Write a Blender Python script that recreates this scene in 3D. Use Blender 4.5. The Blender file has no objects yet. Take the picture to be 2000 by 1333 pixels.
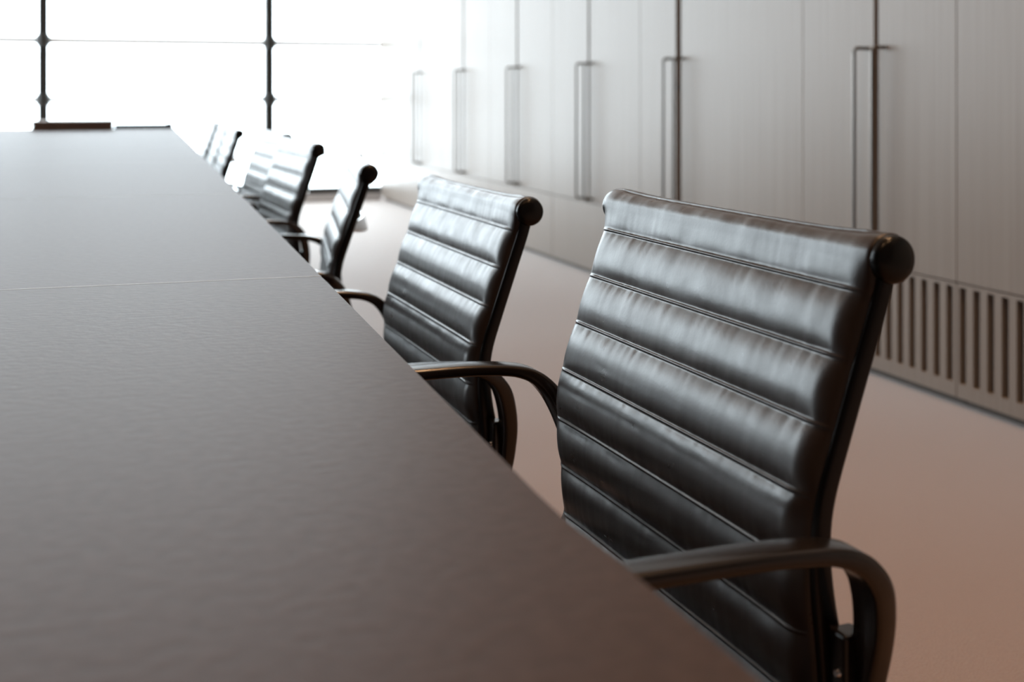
import bpy, bmesh, math, random
from mathutils import Vector, Matrix, noise

sc = bpy.context.scene
COL = sc.collection

# ------------------------------------------------------------------ camera
YAW = math.radians(19.43)
cam_data = bpy.data.cameras.new('camera')
cam = bpy.data.objects.new('camera', cam_data)
COL.objects.link(cam)
cam.location = (0, 0, 0.96)
cam.rotation_euler = (math.radians(90), 0, -YAW)
cam_data.sensor_width = 36
cam_data.lens = 43.2
cam_data.shift_y = -488.5 / 2000
cam_data.clip_start = 0.01
cam_data.dof.use_dof = True
cam_data.dof.focus_distance = 1.30
cam_data.dof.aperture_fstop = 5.4
sc.camera = cam

# ------------------------------------------------------------------ world: bright overcast daylight
SKY = 8.5
world = bpy.data.worlds.new('overcast_sky')
sc.world = world
world.use_nodes = True
bg = world.node_tree.nodes['Background']
bg.inputs['Color'].default_value = (0.84, 0.925, 1.0, 1)
bg.inputs['Strength'].default_value = SKY

# ------------------------------------------------------------------ exposure
vs = sc.view_settings
vs.view_transform = 'Standard'
vs.look = 'None'
vs.exposure = 0.0
vs.gamma = 1.0
vs.use_curve_mapping = False
sc.cycles.max_bounces = 8
sc.cycles.diffuse_bounces = 5
sc.cycles.glossy_bounces = 4
sc.cycles.transparent_max_bounces = 12
sc.cycles.caustics_reflective = False
sc.cycles.caustics_refractive = False
sc.cycles.sample_clamp_indirect = 6.0

CEIL = 4.6
D_WIN = 10.62          # inner plane of the window wall
N_CAB = 2.52           # front plane of the cupboard doors
N_LEFT = -5.75
D_BACK = -3.6
D_GLZ = 5.8            # unseen left glazing starts here, added to brighten the far half

# portal: tells the sampler where the daylight enters
pl = bpy.data.lights.new('window_portal', 'AREA')
pl.shape = 'RECTANGLE'; pl.size = 8.3; pl.size_y = 4.5
pl.cycles.is_portal = True
po = bpy.data.objects.new('window_portal', pl)
po.location = ((N_LEFT + 2.55) / 2, D_WIN + 0.12, 2.3)
po.rotation_euler = (math.radians(-90), 0, 0)
COL.objects.link(po)
pl2 = bpy.data.lights.new('added_side_window_portal', 'AREA')  # guides sampling through the added side glazing
pl2.shape = 'RECTANGLE'; pl2.size = 4.5; pl2.size_y = D_WIN - D_GLZ
pl2.cycles.is_portal = True
po2 = bpy.data.objects.new('added_side_window_portal', pl2)
po2.location = (N_LEFT - .12, (D_WIN + D_GLZ) / 2, 2.3)
po2.rotation_euler = (0, math.radians(-90), 0)
COL.objects.link(po2)

# ------------------------------------------------------------------ helpers
def tag(o, label=None, cat=None, group=None, kind=None):
    if label: o['label'] = label
    if cat: o['category'] = cat
    if group: o['group'] = group
    if kind: o['kind'] = kind
    return o

def empty(name, loc=(0, 0, 0), rz=0.0):
    o = bpy.data.objects.new(name, None)
    o.empty_display_size = 0.1
    o.location = loc
    o.rotation_euler = (0, 0, rz)
    COL.objects.link(o)
    return o

def obj_from_bm(name, bm, mat, parent=None, smooth=False, angle=40):
    bmesh.ops.recalc_face_normals(bm, faces=bm.faces)
    me = bpy.data.meshes.new(name)
    bm.to_mesh(me); bm.free()
    me.materials.append(mat)
    if smooth:
        me.polygons.foreach_set('use_smooth', [True] * len(me.polygons))
        me.set_sharp_from_angle(angle=math.radians(angle))
    o = bpy.data.objects.new(name, me)
    COL.objects.link(o)
    if parent: o.parent = parent
    return o

def add_box(bm, x0, x1, y0, y1, z0, z1, bevel=0.0, seg=2):
    vs_ = [bm.verts.new((x, y, z)) for x in (x0, x1) for y in (y0, y1) for z in (z0, z1)]
    f = [(0, 1, 3, 2), (4, 6, 7, 5), (0, 4, 5, 1), (2, 3, 7, 6), (0, 2, 6, 4), (1, 5, 7, 3)]
    fs = [bm.faces.new([vs_[i] for i in q]) for q in f]
    if bevel > 0:
        es = list({e for fc in fs for e in fc.edges})
        bmesh.ops.bevel(bm, geom=es, offset=bevel, segments=seg, profile=0.5, affect='EDGES')

def box_obj(name, x0, x1, y0, y1, z0, z1, mat, parent=None, bevel=0.0):
    bm = bmesh.new()
    add_box(bm, x0, x1, y0, y1, z0, z1, bevel)
    return obj_from_bm(name, bm, mat, parent)

def sweep(bm, path, frames, sect, closed=False):
    """rings of the section (a,b) laid at every path point with axes (A,B)"""
    rings = []
    for p, (A, B), s in zip(path, frames, sect):
        rings.append([bm.verts.new(p + A * a + B * b) for a, b in s])
    n = len(rings[0])
    m = len(rings)
    for i in range(m if closed else m - 1):
        r0, r1 = rings[i], rings[(i + 1) % m]
        for j in range(n):
            bm.faces.new((r0[j], r0[(j + 1) % n], r1[(j + 1) % n], r1[j]))
    if not closed:
        bm.faces.new(rings[0][::-1]); bm.faces.new(rings[-1])

def rrect(w, h, r, k=4):
    """rounded rectangle, half sizes w,h"""
    out = []
    r = min(r, w * .999, h * .999)
    for cx, cy, a0 in ((w - r, h - r, 0), (-w + r, h - r, 90), (-w + r, -h + r, 180), (w - r, -h + r, 270)):
        for i in range(k + 1):
            a = math.radians(a0 + 90 * i / k)
            out.append((cx + r * math.cos(a), cy + r * math.sin(a)))
    return out

def tube(bm, pts, r, seg=12):
    pts = [Vector(p) for p in pts]
    fr = []
    for i, p in enumerate(pts):
        t = (pts[min(i + 1, len(pts) - 1)] - pts[max(i - 1, 0)]).normalized()
        up = Vector((0, 0, 1)) if abs(t.z) < .9 else Vector((0, 1, 0))
        A = t.cross(up).normalized(); B = A.cross(t).normalized()
        if i and fr[-1][0].dot(A) < 0: A = -A; B = -B
        fr.append((A, B))
    s = [(r * math.cos(2 * math.pi * k / seg), r * math.sin(2 * math.pi * k / seg)) for k in range(seg)]
    sweep(bm, pts, fr, [s] * len(pts))

def lathe(bm, prof, seg=32, M=Matrix.Identity(4)):
    rings = []
    for r, z in prof:
        rings.append([bm.verts.new(M @ Vector((max(r, 1e-5) * math.cos(2 * math.pi * k / seg), max(r, 1e-5) * math.sin(2 * math.pi * k / seg), z))) for k in range(seg)])
    for r0, r1 in zip(rings, rings[1:]):
        for k in range(seg):
            bm.faces.new((r0[k], r0[(k + 1) % seg], r1[(k + 1) % seg], r1[k]))
    bm.faces.new(rings[0][::-1]); bm.faces.new(rings[-1])

def catmull(pts, n=10):
    pts = [Vector(p) for p in pts]
    P = [2 * pts[0] - pts[1]] + pts + [2 * pts[-1] - pts[-2]]
    out = []
    for i in range(1, len(P) - 2):
        for k in range(n):
            t = k / n
            a, b, c, d = P[i - 1], P[i], P[i + 1], P[i + 2]
            out.append(0.5 * ((2 * b) + (c - a) * t + (2 * a - 5 * b + 4 * c - d) * t * t + (3 * b - a - 3 * c + d) * t ** 3))
    out.append(pts[-1].copy())
    return out

class Poly:
    """arc-length lookup on a dense polyline"""
    def __init__(self, pts):
        self.p = pts; self.s = [0.0]
        for a, b in zip(pts, pts[1:]): self.s.append(self.s[-1] + (b - a).length)
        self.L = self.s[-1]
    def at(self, s):
        s = min(max(s, 0), self.L)
        import bisect
        i = min(max(bisect.bisect_right(self.s, s) - 1, 0), len(self.p) - 2)
        d = self.s[i + 1] - self.s[i]
        return self.p[i].lerp(self.p[i + 1], (s - self.s[i]) / d if d else 0)
    def tan(self, s, e=.004):
        return (self.at(s + e) - self.at(s - e)).normalized()

# ------------------------------------------------------------------ materials
def mat_new(name):
    m = bpy.data.materials.new(name)
    m.use_nodes = True
    nt = m.node_tree
    return m, nt, nt.nodes['Principled BSDF']

def N(nt, kind, **kw):
    n = nt.nodes.new(kind)
    for k, v in kw.items():
        if k in n.inputs: n.inputs[k].default_value = v
        else: setattr(n, k, v)
    return n

def simple(name, col, rough, metal=0.0, spec=0.5):
    m, nt, b = mat_new(name)
    b.inputs['Base Color'].default_value = (*col, 1)
    b.inputs['Roughness'].default_value = rough
    b.inputs['Metallic'].default_value = metal
    b.inputs['Specular IOR Level'].default_value = spec
    return m

def noise_bump(nt, b, scale, strength, dist, mapscale=(1, 1, 1), detail=4, coord='Object'):
    tc = N(nt, 'ShaderNodeTexCoord')
    mp = N(nt, 'ShaderNodeMapping'); mp.inputs['Scale'].default_value = mapscale
    nz = N(nt, 'ShaderNodeTexNoise'); nz.inputs['Scale'].default_value = scale; nz.inputs['Detail'].default_value = detail
    bp = N(nt, 'ShaderNodeBump'); bp.inputs['Strength'].default_value = strength; bp.inputs['Distance'].default_value = dist
    nt.links.new(tc.outputs[coord], mp.inputs['Vector'])
    nt.links.new(mp.outputs[0], nz.inputs['Vector'])
    nt.links.new(nz.outputs['Fac'], bp.inputs['Height'])
    return nz, bp

def leather_material():
    m, nt, b = mat_new('dark_brown_leather')
    b.inputs['Base Color'].default_value = (0.026, 0.0170, 0.0135, 1)
    b.inputs['Roughness'].default_value = 0.36
    b.inputs['Specular IOR Level'].default_value = 0.56
    nz, bp = noise_bump(nt, b, 320, 0.12, 0.0005, detail=1)
    tc = nt.nodes.new('ShaderNodeTexCoord')
    n2 = N(nt, 'ShaderNodeTexNoise'); n2.inputs['Scale'].default_value = 35; n2.inputs['Detail'].default_value = 5
    mr = N(nt, 'ShaderNodeMapRange'); mr.inputs['To Min'].default_value = 0.27; mr.inputs['To Max'].default_value = 0.38
    mr.inputs['From Min'].default_value = .3; mr.inputs['From Max'].default_value = .7
    nt.links.new(tc.outputs['Object'], n2.inputs['Vector'])
    nt.links.new(n2.outputs['Fac'], mr.inputs['Value'])
    nt.links.new(mr.outputs[0], b.inputs['Roughness'])
    nt.links.new(bp.outputs[0], b.inputs['Normal'])
    return m

def table_material():
    m, nt, b = mat_new('taupe_linoleum_tabletop')
    nz, bp = noise_bump(nt, b, 85, 0.40, 0.0009, mapscale=(1, 1.25, 1), detail=3)
    cr = N(nt, 'ShaderNodeValToRGB')
    cr.color_ramp.elements[0].position = .3; cr.color_ramp.elements[0].color = (0.052, 0.034, 0.029, 1)
    cr.color_ramp.elements[1].position = .7; cr.color_ramp.elements[1].color = (0.068, 0.046, 0.040, 1)
    nt.links.new(nz.outputs['Fac'], cr.inputs['Fac'])
    nt.links.new(cr.outputs[0], b.inputs['Base Color'])
    b.inputs['Roughness'].default_value = 0.51
    b.inputs['Specular IOR Level'].default_value = 0.12
    nt.links.new(bp.outputs[0], b.inputs['Normal'])
    return m

def carpet_material():
    m, nt, b = mat_new('beige_carpet')
    nz, bp = noise_bump(nt, b, 260, 0.5, 0.004, detail=3)
    tc = nt.nodes.new('ShaderNodeTexCoord')
    n2 = N(nt, 'ShaderNodeTexNoise'); n2.inputs['Scale'].default_value = 90; n2.inputs['Detail'].default_value = 6
    n2.inputs['Roughness'].default_value = .8
    nt.links.new(tc.outputs['Object'], n2.inputs['Vector'])
    cr = N(nt, 'ShaderNodeValToRGB')
    cr.color_ramp.elements[0].position = .3; cr.color_ramp.elements[0].color = (0.225, 0.132, 0.083, 1)
    cr.color_ramp.elements[1].position = .7; cr.color_ramp.elements[1].color = (0.295, 0.176, 0.114, 1)
    nt.links.new(n2.outputs['Fac'], cr.inputs['Fac'])
    nt.links.new(cr.outputs[0], b.inputs['Base Color'])
    b.inputs['Roughness'].default_value = .6
    b.inputs['Specular IOR Level'].default_value = .6
    b.inputs['Sheen Weight'].default_value = .8
    b.inputs['Sheen Roughness'].default_value = .5
    nt.links.new(bp.outputs[0], b.inputs['Normal'])
    return m

def door_material():
    """pale lacquered veneer, grain running upright"""
    m, nt, b = mat_new('pale_lacquered_veneer')
    nz, bp = noise_bump(nt, b, 9, 0.03, 0.0004, mapscale=(8, 8, .10), detail=6)
    cr = N(nt, 'ShaderNodeValToRGB')
    cr.color_ramp.elements[0].position = .3; cr.color_ramp.elements[0].color = (0.23, 0.195, 0.17, 1)
    cr.color_ramp.elements[1].position = .7; cr.color_ramp.elements[1].color = (0.27, 0.235, 0.205, 1)
    nt.links.new(nz.outputs['Fac'], cr.inputs['Fac'])
    nt.links.new(cr.outputs[0], b.inputs['Base Color'])
    b.inputs['Roughness'].default_value = .38
    b.inputs['Specular IOR Level'].default_value = 0.27
    nt.links.new(bp.outputs[0], b.inputs['Normal'])
    return m

def glass_material():
    m = bpy.data.materials.new('window_glass'); m.use_nodes = True
    nt = m.node_tree; nt.nodes.clear()
    out = N(nt, 'ShaderNodeOutputMaterial')
    tr = N(nt, 'ShaderNodeBsdfTransparent'); tr.inputs['Color'].default_value = (.97, .985, .98, 1)
    gl = N(nt, 'ShaderNodeBsdfGlossy'); gl.inputs['Roughness'].default_value = 0.02
    fr = N(nt, 'ShaderNodeFresnel'); fr.inputs['IOR'].default_value = 1.45
    mx = N(nt, 'ShaderNodeMixShader')
    ge = N(nt, 'ShaderNodeNewGeometry')        # the sheet reflects on its outer faces only (no false inner reflection)
    sub = N(nt, 'ShaderNodeMath', operation='SUBTRACT'); sub.inputs[0].default_value = 1.0
    mul = N(nt, 'ShaderNodeMath', operation='MULTIPLY')
    nt.links.new(ge.outputs['Backfacing'], sub.inputs[1])
    nt.links.new(fr.outputs[0], mul.inputs[0]); nt.links.new(sub.outputs[0], mul.inputs[1])
    nt.links.new(mul.outputs[0], mx.inputs[0]); nt.links.new(tr.outputs[0], mx.inputs[1]); nt.links.new(gl.outputs[0], mx.inputs[2])
    nt.links.new(mx.outputs[0], out.inputs[0])
    return m

def emit_material(name, col, s):
    m = bpy.data.materials.new(name); m.use_nodes = True
    nt = m.node_tree; nt.nodes.clear()
    out = N(nt, 'ShaderNodeOutputMaterial')
    e = N(nt, 'ShaderNodeEmission'); e.inputs[0].default_value = (*col, 1); e.inputs[1].default_value = s
    nt.links.new(e.outputs[0], out.inputs[0])
    return m

M_LEATHER = leather_material()
M_TABLE = table_material()
M_CARPET = carpet_material()
M_DOOR = door_material()
M_GLASS = glass_material()
M_FRAME = simple('dark_window_frame', (0.02, 0.02, 0.018), .45)
M_ROD = simple('pale_grey_rod', (0.75, 0.77, 0.78), .4)
M_RIB = simple('black_polished_frame', (0.035, 0.032, 0.031), .28, metal=1.0)
M_ARM = simple('black_lacquered_armrest', (0.011, 0.008, 0.007), .2, spec=.6)
M_CAP = simple('black_end_cap', (0.005, 0.005, 0.005), .25, spec=.3)
M_CHROME = simple('polished_aluminium', (0.75, 0.75, 0.76), .12, metal=1.0)
M_STEEL = simple('brushed_steel_handle', (0.20, 0.18, 0.165), .32, metal=1.0)
M_CARCASS = simple('brown_cabinet_carcass', (0.10, 0.075, 0.06), .6)
M_WALL = simple('warm_white_wall', (0.55, 0.52, 0.49), .8)
M_CEIL = simple('warm_wood_ceiling', (0.46, 0.31, 0.22), .7)
M_BACK = simple('brown_panelled_wall', (0.06, 0.044, 0.036), .6)
M_BROWN = simple('brown_leather_case', (0.17, 0.10, 0.07), .6)
M_DARK = simple('black_bar', (0.012, 0.012, 0.014), .9, spec=.1)
M_LAMP = emit_material('warm_lamp_diffuser', (1.0, 0.62, 0.34), 14)
M_STRIP = simple('pale_joint_strip', (0.26, 0.24, 0.225), .48)
M_SILL = simple('pale_sill', (0.6, 0.6, 0.6), .5)
M_TRIM = simple('lamp_trim', (0.7, 0.7, 0.7), .4)

# ------------------------------------------------------------------ room shell
tag(box_obj('floor', N_LEFT - .2, 3.3, D_BACK - .2, D_WIN + .3, -.2, 0, M_CARPET), kind='structure')
tag(box_obj('ceiling', N_LEFT - .2, 3.3, D_BACK - .2, D_WIN + .3, CEIL, CEIL + .2, M_CEIL), kind='structure')
tag(box_obj('wall_left', N_LEFT - .2, N_LEFT, D_BACK, D_GLZ, 0, CEIL, M_BACK), kind='structure')
tag(box_obj('wall_right', 3.1, 3.3, D_BACK, D_WIN + .2, 0, CEIL, M_WALL), kind='structure')
tag(box_obj('trim_1', N_CAB + .01, 3.1, D_BACK, D_WIN, 2.705, CEIL, M_WALL), kind='structure')
tag(box_obj('wall_back', N_LEFT, 3.1, D_BACK - .2, D_BACK, 0, CEIL, M_BACK), kind='structure')
tag(box_obj('wall_front', 2.56, 3.1, D_WIN, D_WIN + .2, 0, CEIL, M_WALL), kind='structure')

# window wall: one bay per window
mull = [2.56, 1.544, -0.27, -2.085, -3.9, N_LEFT]
MW = .037
def window_bay(i, loc, rz, half):
    w = tag(empty('window_%d' % i, loc, rz), kind='structure')
    a, b = -half, half
    box_obj('mullion', a - MW, a + MW, 0, .09, 0, CEIL, M_FRAME, w, .003)
    box_obj('bottom_rail', a + MW, b - MW, 0, .09, .065, .118, M_FRAME, w, .003)
    box_obj('sill_panel', a + MW, b - MW, .0, .09, 0, .064, M_SILL, w)
    box_obj('top_rail', a + MW, b - MW, 0, .09, CEIL - .06, CEIL, M_FRAME, w, .003)
    box_obj('glass_pane', a + MW, b - MW, .045, .057, .115, CEIL - .06, M_GLASS, w)
    for zz, hh in ((.407, .016), (.890, .0215), (1.372, .0255), (1.854, .026), (2.336, .026), (2.818, .026), (3.300, .026), (3.782, .026), (4.264, .026)):
        box_obj('transom', a + MW, b - MW, .005, .035, zz - hh, zz + hh, M_ROD, w, .003)
        bm = bmesh.new()
        lathe(bm, [(.04, -.05), (.05, -.045), (.055, -.03), (.055, .03), (.05, .045), (.04, .05)], 16, Matrix.Translation((a, .0, zz)))
        obj_from_bm('connector', bm, M_FRAME, w, True)
for i in range(5):
    x1, x0 = mull[i], mull[i + 1]
    window_bay(i + 1, ((x0 + x1) / 2, D_WIN, 0), 0, (x1 - x0) / 2)
for i in range(4):  # side bays out of view, added to let more daylight in
    L4 = (D_WIN - D_GLZ) / 4
    window_bay(i + 6, (N_LEFT, D_GLZ + L4 * (i + .5), 0), math.radians(90), L4 / 2)

# ------------------------------------------------------------------ ceiling lamps (warm), out of frame above the aisle
def downlight(n, d, power, label):
    t = tag(empty('ceiling_downlight', (n, d, CEIL)), label, 'ceiling light', 'warm ceiling downlights')
    bm = bmesh.new()
    lathe(bm, [(.085, 0), (.105, 0), (.105, -.008), (.085, -.012)], 32)
    obj_from_bm('trim_ring', bm, M_TRIM, t, True)
    bm = bmesh.new()
    lathe(bm, [(.084, 0), (.084, -.006)], 32)
    obj_from_bm('diffuser', bm, M_LAMP, t, True)
    L = bpy.data.lights.new('downlight_lamp', 'AREA')
    L.shape = 'DISK'; L.size = .16; L.energy = power; L.color = (1.0, .58, .30); L.spread = math.radians(110)
    lo = bpy.data.objects.new('downlight_lamp', L)
    lo.location = (0, 0, -.02); lo.parent = t
    COL.objects.link(lo)

for n_, d_, p_, l_ in [(1.45, -1.6, 20, 'warm round ceiling downlight above the aisle, behind the camera'),
                   (1.45, 0.6, 20, 'warm round ceiling downlight above the aisle beside the nearest chair'),
                   (1.45, 2.8, 20, 'warm round ceiling downlight above the aisle by the third chair'),
                   (-.6, -1.2, 12, 'warm round ceiling downlight above the near end of the table')]:
    downlight(n_, d_, p_, l_)

# ------------------------------------------------------------------ wall of cupboards
CAB_TOP = 2.70
def cabinet(d0, d1, gap, label, louvre=False, handles=True, half=.012):
    t = tag(empty('cabinet', (N_CAB, d0, 0)), label, 'cabinet', 'built-in cupboards along the right wall')
    W = d1 - d0
    box_obj('body', .035, .56, .002, W - .002, .0, CAB_TOP, M_CARCASS, t)
    g = None if gap is None else gap - d0
    spans = [(.001, W - .001)] if g is None else [(.001, g - half), (g + half, W - .001)]
    for k, (a, b) in enumerate(spans):
        dr = box_obj('door', 0, .030, a, b, .3785, CAB_TOP - .01, M_DOOR, t, .0015)
        if handles and g is not None:
            y = (g - .05) if k == 0 else (g + .05)
            bm = bmesh.new()
            p = -.052; R = .012
            path = [(.0, y, .398), (p + R, y, .398), (p + R * .3, y, .398 + R * .3), (p, y, .398 + R), (p, y, 1.105 - R),
                    (p + R * .3, y, 1.105 - R * .3), (p + R, y, 1.105), (.0, y, 1.105)]
            tube(bm, path, .0065, 12)
            h = obj_from_bm('handle', bm, M_STEEL, dr, True)
    if louvre:
        bm = bmesh.new()
        z0, z1, s0, s1 = .028, .375, .072, .364
        add_box(bm, 0, .025, .002, W - .002, z0, s0)
        add_box(bm, 0, .025, .002, W - .002, s1, z1)
        cs = [2.809 + .06 * k - d0 for k in range(-25, 22)]
        cs = [c for c in cs if .02 < c < W - .02]
        e = .002
        for c in cs + [None]:
            r = W - .002 if c is None else c - .0145
            add_box(bm, 0, .025, e, r, s0, s1)
            if c is not None: e = c + .0145
        obj_from_bm('louvre_panel', bm, M_DOOR, t)
    else:
        box_obj('base_panel', 0, .028, .002, W - .002, .028, .375, M_DOOR, t, .0015)

cabinet(1.30, 2.30, 1.80, 'pale cupboard outside the right edge of the view, over a slotted grille', True)
cabinet(2.30, 3.077, None, 'pale cupboard at the right edge of the picture, over a slotted grille', True)
cabinet(3.077, 3.918, 3.477, 'pale double cupboard with two long handles, above the round end cap of the nearest chair', True)
cabinet(3.918, 5.312, 4.915, 'pale double cupboard with a wide dark gap between its doors behind the nearest chair', half=.025)
cabinet(5.312, 6.46, 5.934, 'pale double cupboard seen between the nearest two chairs, left of the wide dark gap')
cabinet(6.46, 7.58, 7.049, 'pale double cupboard just above the round end cap of the second chair')
cabinet(7.58, 8.70, 8.158, 'pale blurred double cupboard above the middle of the second chair, third from the window')
cabinet(8.70, 9.88, 9.311, 'pale washed-out double cupboard above the left corner of the second chair')
cabinet(9.88, 10.61, None, 'plain pale cupboard panel in the corner against the window wall')

# ------------------------------------------------------------------ table
PHI = math.radians(2.49)
TZ = .73
n0 = .2477 - .75 * math.cos(PHI); d0 = .68 + .75 * math.sin(PHI)
table = tag(empty('conference_table', (n0, d0, 0), -PHI), 'long taupe conference table with cross seams, running towards the window', 'table')
def edge_x(y):
    return .75 if y > 0 else .75 + .055 * (-y) if y < -.1 else .75 + .0275 * (y * y) / .1
seams = [-1.74, -.45, .84, 2.13, 3.42, 4.71, 6.0, 7.29]
for y0, y1 in zip(seams, seams[1:]):
    ys = [y0 + .0017 + (y1 - y0 - .0034) * k / 24 for k in range(25)]
    bm = bmesh.new()
    T = .032
    top = []; bot = []
    loop = [(edge_x(y), y) for y in ys] + [(-edge_x(y), y) for y in reversed(ys)]
    tv = [bm.verts.new((x, y, TZ)) for x, y in loop]
    bv = [bm.verts.new((x, y, TZ - T)) for x, y in loop]
    ft = bm.faces.new(tv); bm.faces.new(bv[::-1])
    for i in range(len(loop)):
        j = (i + 1) % len(loop)
        bm.faces.new((tv[i], bv[i], bv[j], tv[j]))
    bmesh.ops.bevel(bm, geom=list(ft.edges), offset=.0005, segments=1, profile=.5, affect='EDGES')
    obj_from_bm('tabletop', bm, M_TABLE, table)
for y in seams[1:-1]:
    tag(box_obj('joint_strip', -edge_x(y), edge_x(y), y - .0017, y + .0017, TZ - .031, TZ + .0002, M_STRIP, table), 'pale joint strip')
for y in (-1.1, .2, 1.5, 2.8, 4.1, 5.4, 6.7):
    bm = bmesh.new()
    add_box(bm, -.28, .10, y - .03, y + .03, .02, TZ - .06, .004)
    add_box(bm, -.34, .16, y - .05, y + .05, 0, .02, .004)
    add_box(bm, -.55, .40, y - .03, y + .03, TZ - .06, TZ - .0325, .004)
    obj_from_bm('leg', bm, M_RIB, table, True)

def on_table(lx, ly, z=TZ):
    c, s = math.cos(PHI), math.sin(PHI)
    return (n0 + lx * c + ly * s, d0 - lx * s + ly * c, z)

# things lying on the far end of the table
case = tag(empty('document_case', on_table(.17, 7.02), -PHI), 'flat brown case lying on the far end of the table below the left window post', 'case')
box_obj('case_bottom', -.22, .22, -.15, .15, .0, .030, M_BROWN, case, .004)
box_obj('case_lid', -.222, .222, -.152, .152, .0315, .056, M_BROWN, case, .004)
bar = tag(empty('flat_bar', on_table(.56, 7.16), -PHI), 'thin black bar lying on the far end of the table right of the brown case', 'bar')
box_obj('rail', -.165, .175, -.014, .014, 0, .028, M_DARK, bar, .002)
box_obj('end_piece', .140, .178, -.022, .022, .0, .034, M_DARK, bar, .002)

# ------------------------------------------------------------------ chairs
# side profile of the leather front surface, local x = backwards, z = up
RC = (.277, .829); RR = .0212
prof_ctrl = []
for a in range(-125, 165, 12):           # roll: from behind, over the top, to the front tangent
    th = math.radians(a)
    prof_ctrl.append((RC[0] + RR * math.cos(th), RC[1] + RR * math.sin(th)))
prof_ctrl += [(.2525, .811), (.2335, .755), (.2160, .704), (.1990, .652), (.1935, .613), (.1945, .573), (.1985, .535), (.2010, .495),
              (.1950, .462), (.1740, .438), (.1400, .424), (.080, .420), (.0, .424), (-.10, .432), (-.175, .438), (-.215, .434), (-.238, .418), (-.245, .398)]
PR = Poly(catmull([(x, 0, z) for x, z in prof_ctrl], 8))
def normal_at(s, e=.006):
    t = PR.tan(s, e)
    n = Vector((t.z, 0, -t.x))            # points to the sitter's side
    return n

# seam positions along the profile
def arc_at_z(z, x_lo=.15):
    for i in range(len(PR.p) - 1):
        if PR.p[i].z >= z > PR.p[i + 1].z and PR.p[i].x < .262: return PR.s[i]
S1 = arc_at_z(.801)
PITCH = .0537
seam_s = []
s = S1
while s > .012: s -= PITCH
s += PITCH
while s < PR.L - .01:
    seam_s.append(s); s += PITCH
HW = .238
def sling_mesh():
    bm = bmesh.new()
    ss = []
    ed = [0.0] + seam_s + [PR.L]
    fine = [0, .0005, .0010, .0015, .0021, .003, .0045, .0065, .009, .012, .016, .020, .024]
    for k, (a, b) in enumerate(zip(ed, ed[1:])):
        P = b - a
        us = sorted(set([u for u in fine if u < P / 2] + [P - u for u in fine if 0 < u < P / 2]))
        if P < .02: us = [P * q / 6 for q in range(6)]
        for u in us: ss.append((a + u, k, u, P))
    ss.append((PR.L, len(ed) - 2, ed[-1] - ed[-2], ed[-1] - ed[-2]))
    NV = 200
    vsx = []
    for j in range(NV + 1):
        q = -1 + 2 * j / NV
        vsx.append(HW * (abs(q) ** .8) * (1 if q > 0 else -1) if q else 0.0)
    rows = []
    for (s_, k, u, P) in ss:
        p = PR.at(s_); n = normal_at(s_)
        t = u / P
        dist = min(u, P - u)
        onroll = max(0, min(1, (p.z - .80) / .03))
        first = (k == 0 and u < P / 2); last = (k == len(ed) - 2 and u > P / 2)
        bul = (.0058 - .0028 * onroll) * (1 - abs(2 * t - 1) ** 2.3)
        ridge = .0026 * math.exp(-(dist / .0013) ** 2) if not (first or last) else 0
        row = []
        for v in vsx:
            av = abs(v) / HW
            edge = max(0, (av - .90) / .10)
            sag = .0055 * (1 - av ** 5) * (.6 + .4 * onroll)
            off = bul * (1 - max(0, (av - .72) / .28) ** 2 * .6) * (1 - edge ** 2 * (1 - .6 * onroll)) + ridge * (1 - edge) - sag
            # gathers running across each panel, strongest by the seams
            w1 = noise.noise(Vector((v * 95, s_ * 14, 3.1 * k + .37)), noise_basis='PERLIN_NEW')
            w2 = noise.noise(Vector((v * 150, s_ * 20, 7.7 * k + .37)), noise_basis='PERLIN_NEW')
            w3 = noise.noise(Vector((v * 30, s_ * 12, 1.7 * k + .37)), noise_basis='PERLIN_NEW')
            g = (.22 + .78 * math.exp(-dist / .010)) * min(1, dist / .003)
            off += (.00050 * w1 + .00018 * w2) * g + .0006 * w3 * min(1, dist / .01)
            off -= (.013 - .011 * onroll) * (1 - math.sqrt(max(0, 1 - edge * edge)))
            row.append(bm.verts.new((p.x + n.x * off, v, p.z + n.z * off)))
        rows.append(row)
    for r0, r1 in zip(rows, rows[1:]):
        for j in range(NV):
            bm.faces.new((r0[j], r0[j + 1], r1[j + 1], r1[j]))
    # reverse side, joined along the rim
    brow = []
    for (s_, k, u, P) in ss:
        p = PR.at(s_); n = normal_at(s_)
        brow.append([bm.verts.new((p.x - n.x * (.013 if abs(q) > .99 else .015), HW * q, p.z - n.z * (.013 if abs(q) > .99 else .015))) for q in (-1, -.6, -.2, .2, .6, 1)])
    for r0, r1 in zip(brow, brow[1:]):
        for j in range(5):
            bm.faces.new((r0[j + 1], r0[j], r1[j], r1[j + 1]))
    for i in range(len(rows) - 1):
        bm.faces.new((rows[i][0], rows[i + 1][0], brow[i + 1][0], brow[i][0]))
        bm.faces.new((rows[i + 1][-1], rows[i][-1], brow[i][-1], brow[i + 1][-1]))
    for r, b in ((rows[0], brow[0]), (rows[-1], brow[-1])):
        f = bm.faces.new(r + b[::-1])
    return bm

def rib_bm(side):
    bm = bmesh.new()
    y = side * .2335
    path, fr, sec = [], [], []
    s0 = S1 - PITCH * .35
    n = 90
    for i in range(n + 1):
        s_ = s0 + (PR.L - .012 - s0) * i / n
        p = PR.at(s_); nn = normal_at(s_, .012)
        # deeper in the lumbar and hip, slim at the ends
        q = i / n
        th = .0080 + .004 * math.exp(-((p.z - .50) / .09) ** 2)
        c = p - nn * (.010 + th)
        path.append(Vector((c.x, y, c.z))); fr.append((Vector((0, 1, 0)), nn)); sec.append(rrect(.0085, th, .004, 3))
    sweep(bm, path, fr, sec)
    return bm

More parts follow.
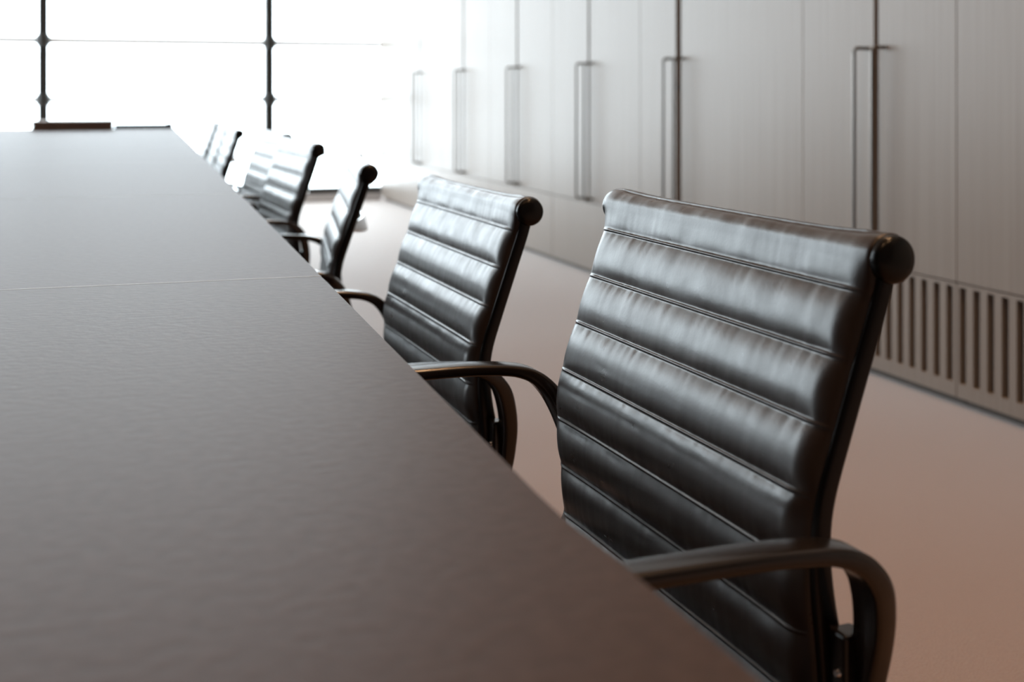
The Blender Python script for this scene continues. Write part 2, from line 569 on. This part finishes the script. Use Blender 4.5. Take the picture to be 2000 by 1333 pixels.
def cap_bm(side):
    bm = bmesh.new()
    R = .0192
    prof = [(.004, -.012), (R * .96, -.012), (R, -.010), (R, .0035), (R * .96, .006), (R * .84, .008), (R * .6, .0095), (R * .3, .0102), (.001, .0104)]
    M = Matrix.Translation((RC[0], side * .2385, RC[1])) @ Matrix.Rotation(math.radians(-90 * side), 4, 'X')
    lathe(bm, prof, 40, M)
    return bm

def arm_bm(side):
    """closed loop: rear leg, armrest, front leg, tied to the seat rib"""
    ctrl = [(.12, .428), (.19, .440), (.228, .478), (.2360, .530), (.2290, .575), (.213, .612), (.184, .634), (.13, .6415), (.05, .6425), (-.02, .6420),
            (-.075, .638), (-.108, .618), (-.115, .585), (-.095, .53), (-.06, .475), (-.01, .440), (.05, .428)]
    ys = [.247, .250, .255, .265, .281, .294, .301, .303, .303, .303, .302, .299, .292, .280, .266, .254, .247]
    c3 = [(x, side * y, z) for (x, z), y in zip(ctrl, ys)]
    n = len(c3)
    pts = []
    V = [Vector(p) for p in c3]
    K = 7
    for i in range(n):
        a, b, c, d = V[(i - 1) % n], V[i], V[(i + 1) % n], V[(i + 2) % n]
        for k in range(K):
            t = k / K
            pts.append(0.5 * ((2 * b) + (c - a) * t + (2 * a - 5 * b + 4 * c - d) * t * t + (3 * b - a - 3 * c + d) * t ** 3))
    m = len(pts)
    fr, sec = [], []
    for i, p in enumerate(pts):
        t = (pts[(i + 1) % m] - pts[(i - 1) % m]); t.y = 0; t.normalize()
        A = Vector((0, 1, 0)); B = Vector((-t.z, 0, t.x))
        fr.append((A, B))
        top = max(0, min(1, (p.z - .44) / .16))
        rear = max(0, min(1, (p.x - .17) / .05))
        sec.append(rrect(.0085 + .0065 * top + .0025 * rear, .0058 + .0006 * top + .0030 * rear, .0045, 3))
    bm = bmesh.new()
    sweep(bm, pts, fr, sec, closed=True)
    return bm

def screw_bm(side):
    bm = bmesh.new()
    M = Matrix.Translation((.2175, side * .2540, .524)) @ Matrix.Rotation(math.radians(90), 4, 'Y')
    lathe(bm, [(.001, -.003), (.0025, -.003), (.0035, -.0015), (.0035, .004), (.001, .004)], 16, M)
    return bm

def spreader_bm():
    bm = bmesh.new()
    path, fr, sec = [], [], []
    n = 40
    for i in range(n + 1):
        q = -1 + 2 * i / n
        y = .228 * q
        bow = 1 - abs(q) ** 2.2
        x = .232 + .050 * bow
        z = .720 - .010 * bow
        path.append(Vector((x, y, z)))
        fr.append((Vector((math.cos(.25), 0, math.sin(.25))), Vector((-math.sin(.25), 0, math.cos(.25)))))
        sec.append(rrect(.004 + .002 * abs(q) ** 6, .008 + .009 * bow, .003, 3))
    sweep(bm, path, fr, sec)
    return bm

def seat_spreader_bm():
    bm = bmesh.new()
    for y0 in (0,):
        path, fr, sec = [], [], []
        for i in range(31):
            q = -1 + 2 * i / 30
            path.append(Vector((.0, .226 * q, .402 - .045 * (1 - abs(q) ** 2))))
            fr.append((Vector((1, 0, 0)), Vector((0, 0, 1))))
            sec.append(rrect(.03 + .02 * (1 - abs(q)), .006, .004, 3))
        sweep(bm, path, fr, sec)
    lathe(bm, [(.04, .325), (.055, .33), (.055, .352), (.035, .36)], 24)
    return bm

def col_bm():
    bm = bmesh.new()
    lathe(bm, [(.027, .07), (.027, .26), (.025, .262)], 24)
    return bm
def piston_bm():
    bm = bmesh.new()
    lathe(bm, [(.014, .18), (.014, .335)], 20)
    return bm
def leg_bm(ang):
    bm = bmesh.new()
    path, fr, sec = [], [], []
    for i in range(13):
        q = i / 12
        r = .02 + .28 * q
        path.append(Vector((r * math.cos(ang), r * math.sin(ang), .075 - .035 * q ** 1.5)))
        fr.append((Vector((-math.sin(ang), math.cos(ang), 0)), Vector((0, 0, 1))))
        sec.append(rrect(.02 - .007 * q, .018 - .009 * q, .006, 3))
    sweep(bm, path, fr, sec)
    return bm
def glide_bm(ang):
    bm = bmesh.new()
    lathe(bm, [(.016, 0), (.02, .003), (.02, .012), (.010, .016), (.010, .034)], 20, Matrix.Translation((.285 * math.cos(ang), .285 * math.sin(ang), 0)))
    return bm
def hub_bm():
    bm = bmesh.new()
    lathe(bm, [(.022, .048), (.036, .052), (.038, .085), (.030, .10), (.02, .102)], 28)
    return bm

CHAIR_GROUP = 'leather conference chairs along the right side of the table'
def build_chair():
    t = empty('conference_chair')
    obj_from_bm('upholstery', sling_mesh(), M_LEATHER, t, True, 75)
    for sd in (-1, 1):
        rb = obj_from_bm('side_frame', rib_bm(sd), M_RIB, t, True)
        c = obj_from_bm('end_cap', cap_bm(sd), M_CAP, rb, True); tag(c, 'round glossy black end cap')
        ar = obj_from_bm('armrest', arm_bm(sd), M_ARM, t, True, 50)
        ya, yb = sorted((sd * .240, sd * .262))
        box_obj('arm_bracket', .217, .238, ya, yb, .470, .554, M_ARM, ar, .003)
        obj_from_bm('screw', screw_bm(sd), M_CHROME, ar, True)
    tag(obj_from_bm('back_spreader', spreader_bm(), M_CHROME, t, True), 'polished metal bracket behind the backrest')
    obj_from_bm('seat_spreader', seat_spreader_bm(), M_RIB, t, True)
    obj_from_bm('piston', piston_bm(), M_CHROME, t, True)
    obj_from_bm('column', col_bm(), M_RIB, t, True)
    obj_from_bm('base_hub', hub_bm(), M_RIB, t, True)
    for k in range(4):
        an = math.radians(45 + 90 * k)
        lg = obj_from_bm('leg', leg_bm(an), M_RIB, t, True)
        obj_from_bm('glide', glide_bm(an), M_CAP, lg, True)
    return t

FIXED = ('column', 'base_hub', 'leg', 'glide')
def kind_of(o): return o.name.split('.')[0]
def copy_tree(o):
    r = o.copy(); COL.objects.link(r)
    for ch in list(o.children):
        c = ch.copy(); COL.objects.link(c); c.parent = r
        for g in list(ch.children):
            d = g.copy(); COL.objects.link(d); d.parent = c
    return r

# (n, d of the back's middle, turn in degrees, height offset, label)
spots = [
    (.312, 1.034, 1.73, 0.000, 'nearest dark brown leather chair, large and sharp at the right of the picture'),
    (.296, 1.800, 1.00, -.033, 'second chair from the front, dark brown leather, half the size of the nearest chair'),
    (.320, 2.730, -9.0, -.038, 'third chair from the front, turned edge-on so its dark side frame and chrome bracket show'),
    (.340, 3.616, 2.5, -.033, 'fourth chair from the front, pale shiny back and dark side frame against the window'),
    (.388, 4.444, 2.0, -.033, 'fifth chair from the front, washed-out leather back half hidden by the fourth chair'),
    (.372, 5.520, -2.0, -.050, 'sixth chair from the front, narrow pale back left of the bright gap'),
    (.419, 6.330, -2.0, -.055, 'seventh chair from the front, thin blurred strip second from the far end'),
    (.454, 7.155, -2.0, -.060, 'farthest chair, faint blurred strip at the far corner of the table'),
]
proto = build_chair()
copies = [copy_tree(proto) for _ in spots[1:]]
for t, (n_, d_, turn, dz, lab) in zip([proto] + copies, spots):
    t.location = (n_, d_, 0)
    t.rotation_euler = (0, 0, math.radians(turn))
    tag(t, lab, 'chair', CHAIR_GROUP)
    for ch in t.children:
        if kind_of(ch) not in FIXED: ch.location.z += dz
